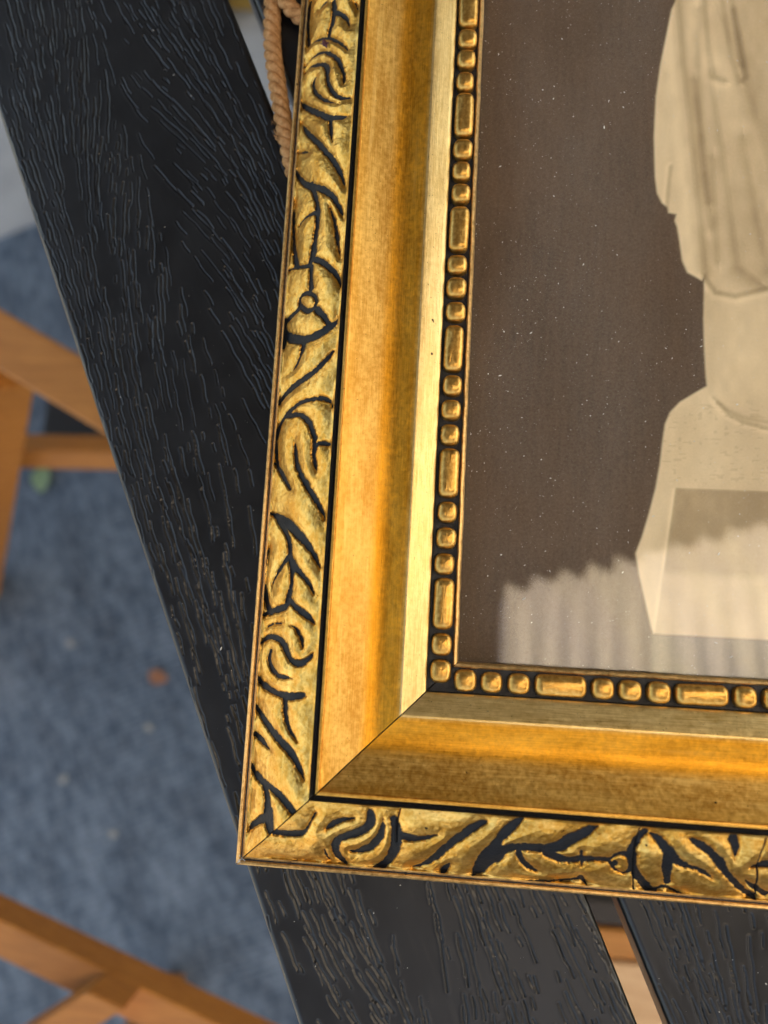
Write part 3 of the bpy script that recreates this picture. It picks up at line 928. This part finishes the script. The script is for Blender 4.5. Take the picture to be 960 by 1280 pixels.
xs = np.unique(np.round(np.concatenate([np.arange(IX0, 118.0, 0.28), np.arange(118.0, IX1, 1.2), [IX1]]), 3))
ys = np.unique(np.round(np.concatenate([np.arange(IY0, 212.0, 0.30), np.arange(212.0, IY1, 1.2), [IY1]]), 3))
X, Y = np.meshgrid(xs, ys)
left = [(92.2, 206.4), (91.3, 204.2), (90.0, 196.8), (88.7, 189.4), (87.7, 181.0), (87.3, 170.7), (87.6, 160.5), (88.1, 156.4), (89.2, 154.0),
        (90.5, 152.8), (90.7, 151.5), (92.5, 151.1), (92.1, 149.5), (92.7, 147.9), (93.2, 144.5), (93.8, 139.7), (95.0, 136.8), (96.8, 135.8),
        (98.2, 134.9), (98.7, 135.6), (98.7, 132.9), (98.5, 125.3), (98.7, 117.7), (99.0, 112.1), (99.2, 109.9), (96.7, 108.3), (93.3, 106.0),
        (91.2, 103.6), (90.1, 100.8), (89.6, 97.1), (89.0, 91.6), (88.1, 86.1), (86.8, 80.7), (85.3, 75.3), (83.9, 71.4), (84.8, 66.5),
        (86.2, 60.5), (87.4, 55.4), (87.8, 54.2)]
left = [(112, 252), (108, 250), (106, 243), (108, 236), (100, 231), (95, 222)] + left
CX = 117.0
poly = left + [(2 * CX - x, y) for x, y in left[::-1]]


def sdf_poly(X, Y, poly):
    d = np.full(X.shape, 1e9)
    s = np.ones(X.shape)
    n = len(poly)
    for i in range(n):
        (ax, ay), (bx, by) = poly[i], poly[(i + 1) % n]
        ex, ey = bx - ax, by - ay
        wx, wy = X - ax, Y - ay
        t = np.clip((wx * ex + wy * ey) / (ex * ex + ey * ey + 1e-9), 0, 1)
        d = np.minimum(d, (wx - ex * t) ** 2 + (wy - ey * t) ** 2)
        c1, c2, c3 = Y >= ay, Y < by, ex * wy > ey * wx
        s = np.where((c1 & c2 & c3) | (~c1 & ~c2 & ~c3), -s, s)
    return np.sqrt(d) * s


def dline(X, Y, pts):
    d = np.full(X.shape, 1e9)
    side = np.zeros(X.shape)
    for (ax, ay), (bx, by) in zip(pts[:-1], pts[1:]):
        ex, ey = bx - ax, by - ay
        wx, wy = X - ax, Y - ay
        t = np.clip((wx * ex + wy * ey) / (ex * ex + ey * ey), 0, 1)
        dd = np.hypot(wx - ex * t, wy - ey * t)
        c = ex * wy - ey * wx
        side = np.where(dd < d, np.sign(c), side)
        d = np.minimum(d, dd)
    return d, side * smooth01(d / 0.7)


sd = sdf_poly(X, Y, poly)
inside = smooth01(0.5 - sd / 0.7)
tone = 0.93 + 0.10 * (vnoise(X * 0.12, Y * 0.06, 61) - 0.5) + 0.06 * (vnoise(X * 0.6, Y * 0.3, 62) - 0.5)
tone += 0.05 * np.exp(-np.maximum(-sd, 0) / 2.0)
# folds: a dark valley on one side, a light ridge on the other
folds = [([(92.4, 206.4), (93.8, 189.3), (95.0, 176.8), (96.1, 164.5), (97.2, 152.5), (98.1, 142.6), (98.6, 136.8)], 0.30, 1.6, 1),
         ([(98.8, 206.2), (99.7, 193.4), (100.9, 186.0), (103.3, 185.0)], 0.28, 0.9, 1),
         ([(103.5, 206.1), (105.2, 191.2), (107.0, 184.9), (108.3, 186.0), (107.1, 195.4), (105.7, 203.9)], 0.24, 0.8, -1),
         ([(105.0, 206), (106.2, 196), (107.2, 189)], 0.20, 1.0, 1),
         ([(100.6, 186.1), (103.2, 168.5), (104.9, 152.5), (106.5, 138.8), (110.9, 135.0)], 0.24, 2.6, -1),
         ([(96.9, 185.1), (98.7, 170.6), (100.1, 154.5)], 0.22, 1.4, -1),
         ([(97.5, 204.0), (97.0, 185.0), (98.0, 165.0), (100.0, 148.0)], 0.20, 1.2, 1),
         ([(91.2, 163.0), (90.6, 157.0), (90.3, 152.5)], 0.25, 0.5, 1),
         ([(101.0, 165.0), (101.6, 150.0), (102.0, 140.0)], 0.22, 1.4, -1),
         ([(98.7, 135.6), (101.2, 132.0), (105.6, 131.1), (112.6, 133.1), (120, 136)], 0.32, 0.7, 1),
         ([(103.0, 200.0), (109.0, 180.0), (114.0, 160.0)], 0.14, 3.0, 1),
         ([(108.0, 170.0), (111.0, 150.0), (113.0, 138.0)], 0.20, 2.0, -1),
         ([(101.5, 106.0), (104.0, 103.4), (107.0, 101.8), (112.1, 100.6), (122, 100.4)], 0.30, 0.55, 1),
         ([(100.8, 107.0), (103.5, 104.6), (107.0, 102.9), (112.1, 101.9), (122, 101.6)], 0.20, 0.5, 1)]
for pts, amt, wdt, sg in folds:
    d, side = dline(X, Y, pts)
    tone -= 0.85 * amt * np.exp(-(d / wdt) ** 2) * (0.65 + 0.35 * sg * side)
    tone += 0.25 * amt * np.exp(-((d - wdt * 1.6) / wdt) ** 2) * np.clip(-side * sg, 0, 1)
# drapery is a shade darker towards the middle, the shaft below it paler
drap = smooth01((X - 100) / 10) * smooth01((Y - 131) / 4)
tone -= 0.09 * drap
shaft = smooth01((133 - Y) / 1.5) * smooth01((Y - 108) / 3)
tone -= shaft * 0.10 * (1 - smooth01((X - 98.5) / 6)) * 0.6
# pedestal: bright left facet, plaque
fd, fs = dline(X, Y, [(92.1, 86.2), (90.2, 72.0), (87.8, 54.4)])
ped = smooth01((86.6 - Y) / 0.5)
front = ped * np.clip(fs, 0, 1)
tone -= 0.10 * front
plq = front * smooth01((Y - 66) / 3.0)
tone -= 0.17 * plq
tone += 0.08 * ped * np.exp(-(fd / 0.4) ** 2)
tone -= 0.07 * (vnoise(X * 0.9, Y * 2.2, 63) > 0.80) * smooth01((108 - Y) / 3) * smooth01((Y - 87) / 2)
tone = np.clip(tone, 0.15, 1.05)
ink = np.stack([1.0 * tone ** 1.55, 0.765 * tone ** 1.75, 0.47 * tone ** 2.05], -1)
bgn = 1 + 0.25 * (vnoise(X * 0.05, Y * 0.05, 64) - 0.5) + 0.18 * (vnoise(X * 1.6, Y * 0.15, 65) - 0.5)
bgc = np.stack([0.118 * bgn, 0.069 * bgn, 0.042 * bgn], -1)
gnd = smooth01((54.3 - Y) / 0.8) * smooth01((X - 86.5) / 2.0)
bgc = bgc * (1 - gnd[..., None]) + gnd[..., None] * np.array([0.20, 0.165, 0.11]) * bgn[..., None]
ink = bgc * (1 - inside[..., None]) + ink * inside[..., None]
P = np.stack([X, Y, np.full(X.shape, 4.6)], -1)
P = np.swapaxes(P, 0, 1); ink = np.swapaxes(ink, 0, 1)
me = grid_mesh('print', P)
ca = me.color_attributes.new('ink', 'FLOAT_COLOR', 'POINT')
ca.data.foreach_set('color', np.concatenate([ink, np.ones(ink.shape[:2] + (1,))], -1).astype(np.float32).ravel())
pr = link('statue_print', me, M['print'], frame)
pr['label'] = 'sepia photograph of a draped stone statue on a pedestal'


def flakes(name, pts, sizes, mat, parent=None, seed=1):
    """tiny specks: squashed, turned tetrahedra joined into one mesh"""
    r = random.Random(seed)
    v, f = [], []
    for (x, y, z), s in zip(pts, sizes):
        a = r.uniform(0, 6.28)
        el = r.choice((1, 1, 1, 1, 1.5, 1.5, 3.0, 5.0))
        for q in range(4):
            an = q * 1.5708
            dx, dy = s * el * math.cos(an) * 0.6, s * math.sin(an)
            v.append((x + dx * math.cos(a) - dy * math.sin(a), y + dx * math.sin(a) + dy * math.cos(a), z))
        v.append((x, y, z + s * 0.9))
        b = len(v) - 5
        f += [(b, b + 1, b + 4), (b + 1, b + 2, b + 4), (b + 2, b + 3, b + 4), (b + 3, b, b + 4)]
    return tag(link(name, mesh_from(name, v, f, False), mat, parent), kind='stuff')


pts, sz = [], []
for i in range(8000):
    x, y = random.uniform(46.3, 120), random.uniform(46.3, 212)
    if vnoise(np.array([x * 0.06]), np.array([y * 0.06]), 71)[0] < random.random() * 0.9:
        continue
    pts.append((x, y, 7.21))
    sz.append(min(0.20, 0.034 * math.exp(random.gauss(0, 0.62))))
for i in range(260):                                           # more gathers along the sight edge
    e = abs(random.gauss(0, 1.0))
    pts.append((46.2 + e, random.uniform(46, 212), 7.21) if random.random() < 0.6 else (random.uniform(46, 120), 46.2 + e, 7.21))
    sz.append(0.035 * math.exp(random.gauss(0, 0.5)))
flakes('dust', pts, sz, M['dust'], frame, 5)


# ------------------------------------------------------------------ hanging cord
def tube(path, rad, seg=8, twist=0.0):
    path = [Vector(p) for p in path]
    v, f = [], []
    n = len(path)
    for i, p in enumerate(path):
        d = (path[min(i + 1, n - 1)] - path[max(i - 1, 0)]).normalized()
        s = d.cross(Vector((0.02, 0.03, 1))).normalized()
        u = s.cross(d)
        rr = rad[i] if isinstance(rad, (list, tuple)) else rad
        for k_ in range(seg):
            a = 2 * math.pi * k_ / seg
            v.append(tuple(p + (s * math.cos(a) + u * math.sin(a)) * rr))
    for i in range(n - 1):
        for k_ in range(seg):
            k2 = (k_ + 1) % seg
            f.append((i * seg + k_, i * seg + k2, (i + 1) * seg + k2, (i + 1) * seg + k_))
    f.append(tuple(range(seg))[::-1]); f.append(tuple(range((n - 1) * seg, n * seg)))
    return v, f


def resample(pts, step):
    Q = densify(pts, 14)
    d = np.concatenate([[0], np.cumsum(np.linalg.norm(np.diff(Q, axis=0), axis=1))])
    t = np.arange(0, d[-1], step)
    return np.stack([np.interp(t, d, Q[:, i]) for i in range(3)], 1)


def densify3(st, k=14):
    return densify(st, k)


def cord(name, pts, R, parent, pitch=7.5):
    P = np.array(pts, float)
    Q = np.vstack([2 * P[0] - P[1], P, 2 * P[-1] - P[-2]])
    fine = []
    for i in range(1, len(Q) - 2):
        p0, p1, p2, p3 = Q[i - 1:i + 3]
        for t in np.arange(14) / 14:
            fine.append(0.5 * (2 * p1 + (p2 - p0) * t + (2 * p0 - 5 * p1 + 4 * p2 - p3) * t * t + (3 * p1 - p0 - 3 * p2 + p3) * t ** 3))
    fine.append(P[-1]); fine = np.array(fine)
    d = np.concatenate([[0], np.cumsum(np.linalg.norm(np.diff(fine, axis=0), axis=1))])
    t = np.arange(0, d[-1], 0.35)
    C = np.stack([np.interp(t, d, fine[:, i]) for i in range(3)], 1)
    V, Fc = [], []
    centre = [Vector(c) for c in C]
    for ply in range(3):
        path = []
        for i, c in enumerate(centre):
            dr = (centre[min(i + 1, len(centre) - 1)] - centre[max(i - 1, 0)]).normalized()
            s = dr.cross(Vector((0.02, 0.03, 1))).normalized()
            u = s.cross(dr)
            a = 2 * math.pi * (t[i] / pitch + ply / 3.0)
            path.append(c + (s * math.cos(a) + u * math.sin(a)) * R * 0.52)
        rad = [R * 0.56 * (1 + 0.12 * math.sin(i * 0.31 + ply * 2) + random.uniform(-0.06, 0.06)) for i in range(len(path))]
        v, f = tube(path, rad, 9)
        b = len(V)
        V += v
        Fc += [tuple(q + b for q in ff) for ff in f]
    o = link(name, mesh_from(name, V, Fc, True), M['jute'], parent)
    # loose fibres
    V, Fc = [], []
    for i in range(int(len(centre) * 0.5)):
        c = random.choice(centre)
        a = random.uniform(0, 6.28)
        p = Vector(c) + Vector((math.cos(a), 0.3 * random.uniform(-1, 1), abs(math.sin(a)))) * R * 0.95
        dr = Vector((random.gauss(0, 0.5), random.gauss(0, 1), abs(random.gauss(0, 0.35)))).normalized() * random.uniform(0.6, 1.8)
        mid = p + dr * 0.5 + Vector((random.gauss(0, 0.15), random.gauss(0, 0.15), 0.1))
        v, f = tube([p, mid, p + dr], [0.04, 0.035, 0.015], 4)
        b = len(V)
        V += v
        Fc += [tuple(q + b for q in ff) for ff in f]
    tag(link('fibre', mesh_from('fibre', V, Fc, True), M['jute'], o), kind='stuff')
    return o


cord('hanging_cord', [(6, 262, 2.2), (-4, 240, 2.2), (-8.2, 222, 2.2), (-8.4, 211, 2.2), (-8.1, 204, 2.2), (-7.3, 197, 2.2), (-5.8, 190, 2.2), (-4.4, 183, 2.2), (-2.9, 176, 2.1), (-1.1, 169, 2.0), (1.2, 162, 1.9), (5, 155, 1.8)], 2.2, frame, 9.0)
cord('hanging_cord', [(-2.5, 235, 4.8), (-5.0, 222, 4.8), (-5.6, 213, 4.6), (-4.2, 209, 4.2), (-1.6, 206.3, 3.4), (2.0, 204.0, 2.4), (5, 202, 2.0)], 2.0, frame, 8.0)
# frayed cut end
V, Fc = [], []
for i in range(46):
    p = Vector((-3.2, 173.0, 2.2)) + Vector((random.gauss(0, 0.45), random.gauss(0, 0.6), random.gauss(0, 0.4)))
    dr = Vector((-1.0 + random.gauss(0, 0.35), 0.5 + random.gauss(0, 0.5), random.gauss(0.1, 0.3))).normalized() * random.uniform(0.9, 2.0)
    v, f = tube([p, p + dr * 0.55 + Vector((0, random.gauss(0, 0.12), 0)), p + dr], [0.14, 0.11, 0.04], 5)
    b = len(V)
    V += v
    Fc += [tuple(q + b for q in ff) for ff in f]
tag(link('frayed_end', mesh_from('frayed_end', V, Fc, True), M['jute'], frame))

# bare gesso chips at the bruised corner, a maroon paint fleck on the upper scroll
r_ = random.Random(3)
pts = [(0.5 + abs(r_.gauss(0, 0.7)), 0.5 + abs(r_.gauss(0, 0.7)), 5.75) for i in range(26)]
o = flakes('gesso_chip', pts, [r_.uniform(0.08, 0.22) for i in pts], M['dust'], frame, 31)
pts = [(8.6 + r_.gauss(0, 0.42), 189.6 + r_.gauss(0, 0.28), 12.9 + r_.uniform(-0.1, 0.3)) for i in range(26)]
o = flakes('paint_fleck', pts, [r_.uniform(0.25, 0.45) for i in pts], M['maroon'], frame, 32)

# dust on the table
pts, sz = [], []
for i in range(420):
    n, l = random.uniform(1, 67), random.uniform(-225, 70)
    if random.random() < 0.12:
        n, l = random.uniform(75, 105), random.uniform(25, 75)
    q = tab(n, l)
    if q[0] > -0.5 and q[1] > -0.5:
        continue
    pts.append((q[0], q[1], 0.03))
    sz.append(min(0.2, 0.045 * math.exp(random.gauss(0, 0.5))))
du = flakes('dust', pts, sz, M['dust'], None, 9)
to_table(du)

# ------------------------------------------------------------------ chairs below
ch = empty('folding_chair', (-330, 120, FLOOR))
tag(ch, 'orange wooden folding chair with splayed leg and stretcher beside the long table edge', 'chair', 'wooden chairs round the table')


def to(parent, o):
    o.parent = parent
    o.matrix_parent_inverse = Matrix.Translation(-Vector(parent.location))
    return o


d = np.array([0.885, -0.465]); nn_ = np.array([-0.465, -0.885])
c0 = np.array([-221.0, 202.0])
pt = lambda a, b, z: (float(c0[0] + d[0] * a + nn_[0] * b), float(c0[1] + d[1] * a + nn_[1] * b), z)
to(ch, bar('seat_rail', pt(-330, 0, -281), pt(120, 0, -281), 34, 22, M['wood'], bevel=2))
to(ch, bar('seat_rail', pt(-330, 380, -281), pt(-60, 380, -281), 34, 22, M['wood'], bevel=2))
for a in (-310, -262, -214, -166, -118):
    to(ch, bar('seat_slat', pt(a, -12, -264), pt(a, 392, -264), 40, 12, M['wood'], bevel=2))
to(ch, bar('leg', (-258, 203, -293), (-522, 58, FLOOR + 9), 24, 30, M['wood'], bevel=2))
to(ch, bar('leg', pt(-320, 20, -293), pt(-420, 60, FLOOR + 9), 24, 30, M['wood'], bevel=2))
to(ch, bar('leg', pt(-90, 380, -293), pt(-330, 420, FLOOR + 9), 24, 30, M['wood'], bevel=2))
to(ch, bar('stretcher', (-560, 186, -482), (-170, 191, -482), 23, 23, M['wood'], roll=0.6, bevel=2))
to(ch, bar('dark_plate', (-380, 238, -560), (-190, 236, -560), 60, 6, M['plate_black'], bevel=1))  # flat near-black plate filling the gap below the seat rail

c2 = empty('folding_chair', (-160, -250, FLOOR))
tag(c2, 'orange wooden chair frame with a bar lapped over its rail beside the table end', 'chair', 'wooden chairs round the table')
d = np.array([0.951, -0.309]); c0 = np.array([-133.0, -139.6]); nn_ = np.array([-0.309, -0.951])
pt = lambda a, b, z: (float(c0[0] + d[0] * a + nn_[0] * b), float(c0[1] + d[1] * a + nn_[1] * b), z)
to(c2, bar('seat_rail', pt(-430, 9, -262), pt(150, 9, -262), 18, 24, M['wood'], bevel=1.2))
e2 = np.array([-0.81, -0.586]); s2 = np.array([0.586, -0.81])
q0 = np.array([-117.0, -139.0]) + s2 * 8.0
for k_, o_ in enumerate((0, 150, -150)):
    b0 = q0 + d * o_
    w_ = 21.0
    f0 = c0 + d * (o_ + 2.0) + np.array([0.309, 0.951]) * 0.6
    f1 = f0 + d * w_
    fp = [f0, f1, f1 + e2 * 330, f0 + e2 * 330]
    vv = [(p[0], p[1], z) for z in (-249.5, -226.0) for p in fp]
    me = mesh_from('cross_bar', vv, [(0, 1, 2, 3), (7, 6, 5, 4), (0, 4, 5, 1), (1, 5, 6, 2), (2, 6, 7, 3), (3, 7, 4, 0)], False)
    bmx = bmesh.new(); bmx.from_mesh(me); bmesh.ops.recalc_face_normals(bmx, faces=bmx.faces)
    bmesh.ops.bevel(bmx, geom=list(bmx.edges), offset=0.0008, segments=2, affect='EDGES'); bmx.to_mesh(me); bmx.free()
    to(c2, link('cross_bar', me, M['wood']))
q1 = c0 + e2 * 300
to(c2, bar('seat_rail', (q1[0] - d[0] * 430, q1[1] - d[1] * 430, -262), (q1[0] + d[0] * 150, q1[1] + d[1] * 150, -262), 18, 24, M['wood'], bevel=1.2))
for a in (-410, 140):
    to(c2, bar('leg', pt(a, 9, -274.5), pt(a, 9, FLOOR + 9), 22, 28, M['wood'], bevel=2))
    to(c2, bar('leg', (q1[0] + d[0] * a, q1[1] + d[1] * a, -274.5), (q1[0] + d[0] * a, q1[1] + d[1] * a, FLOOR + 9), 22, 28, M['wood'], bevel=2))

st = empty('wooden_stool', (240, -290, FLOOR))
tag(st, 'pale wooden stool glimpsed through the gap between the two planks', 'stool')
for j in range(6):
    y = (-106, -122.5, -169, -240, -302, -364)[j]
    to(st, bar('seat_or_shade_board', (70, y, -310), (420, y, -310), (13, 16, 74, 62, 58, 58)[j], 18, M[('shade_dark', 'wood', 'palewood', 'palewood', 'palewood', 'palewood')[j]], bevel=2))  # first board is a dark strip standing in for shade under the table
for x in (100, 390):
    to(st, bar('apron', (x, -120, -332), (x, -410, -332), 20, 26, M['wood'], bevel=1.5))
    for y in (-130, -400):
        to(st, bar('leg', (x, y, -345), (x, y, FLOOR + 9), 30, 30, M['wood'], bevel=2))

ob = bar('timber_offcut', (-330, 872, FLOOR + 16), (-215, 862, FLOOR + 16), 46, 30, M['ochre'])
tag(ob, 'ochre timber offcut on pale paving, glimpsed at the far end of the plank gap', 'timber')


def leaf(name, x, y, size, mat, label, cat, group=None, seed=0):
    r = random.Random(seed)
    v, f = [], []
    n = 8
    for i in range(n + 1):
        t = i / n
        w = size * 0.36 * math.sin(math.pi * min(1, t * 0.96 + 0.03)) ** 0.8
        cz = size * 0.10 * math.sin(t * math.pi)
        xx = size * (t - 0.5)
        for s_ in (-1, -0.5, 0, 0.5, 1):
            v.append((xx, w * s_, cz + abs(s_) * w * 0.35))
    m = len(v)
    v += [(a, b, c_ - 0.6) for a, b, c_ in v]
    for i in range(n):
        for j in range(4):
            q = (i * 5 + j, (i + 1) * 5 + j, (i + 1) * 5 + j + 1, i * 5 + j + 1)
            f.append(q)
            f.append(tuple(z + m for z in q[::-1]))
    for i in range(n):
        for j in (0, 4):
            q = (i * 5 + j, i * 5 + j + m, (i + 1) * 5 + j + m, (i + 1) * 5 + j)
            f.append(q if j == 0 else q[::-1])
    o = link(name, mesh_from(name, v, f, True), mat, None, (x, y, FLOOR + 8.1), (0, 0, r.uniform(0, 6.28)))
    return tag(o, label, cat, group)


leaf('fallen_leaf', -294, -27, 24, M['brown_leaf'], 'small rust-brown fallen leaf on the blue rug', 'leaf', None, 2)
leaf('fallen_leaf', -462, 202, 34, M['green_leaf'], 'small green fallen leaf on the rug next to the chair stretcher', 'leaf', None, 4)
for i, (x, y) in enumerate(((-405, 5), (-395, -150), (-330, -205), (-300, -85))):
    leaf('fallen_petal', x, y, 11, M['petal'], 'tiny pale petal lying on the open blue rug beside the table', 'petal', 'pale petals on the rug', 20 + i)
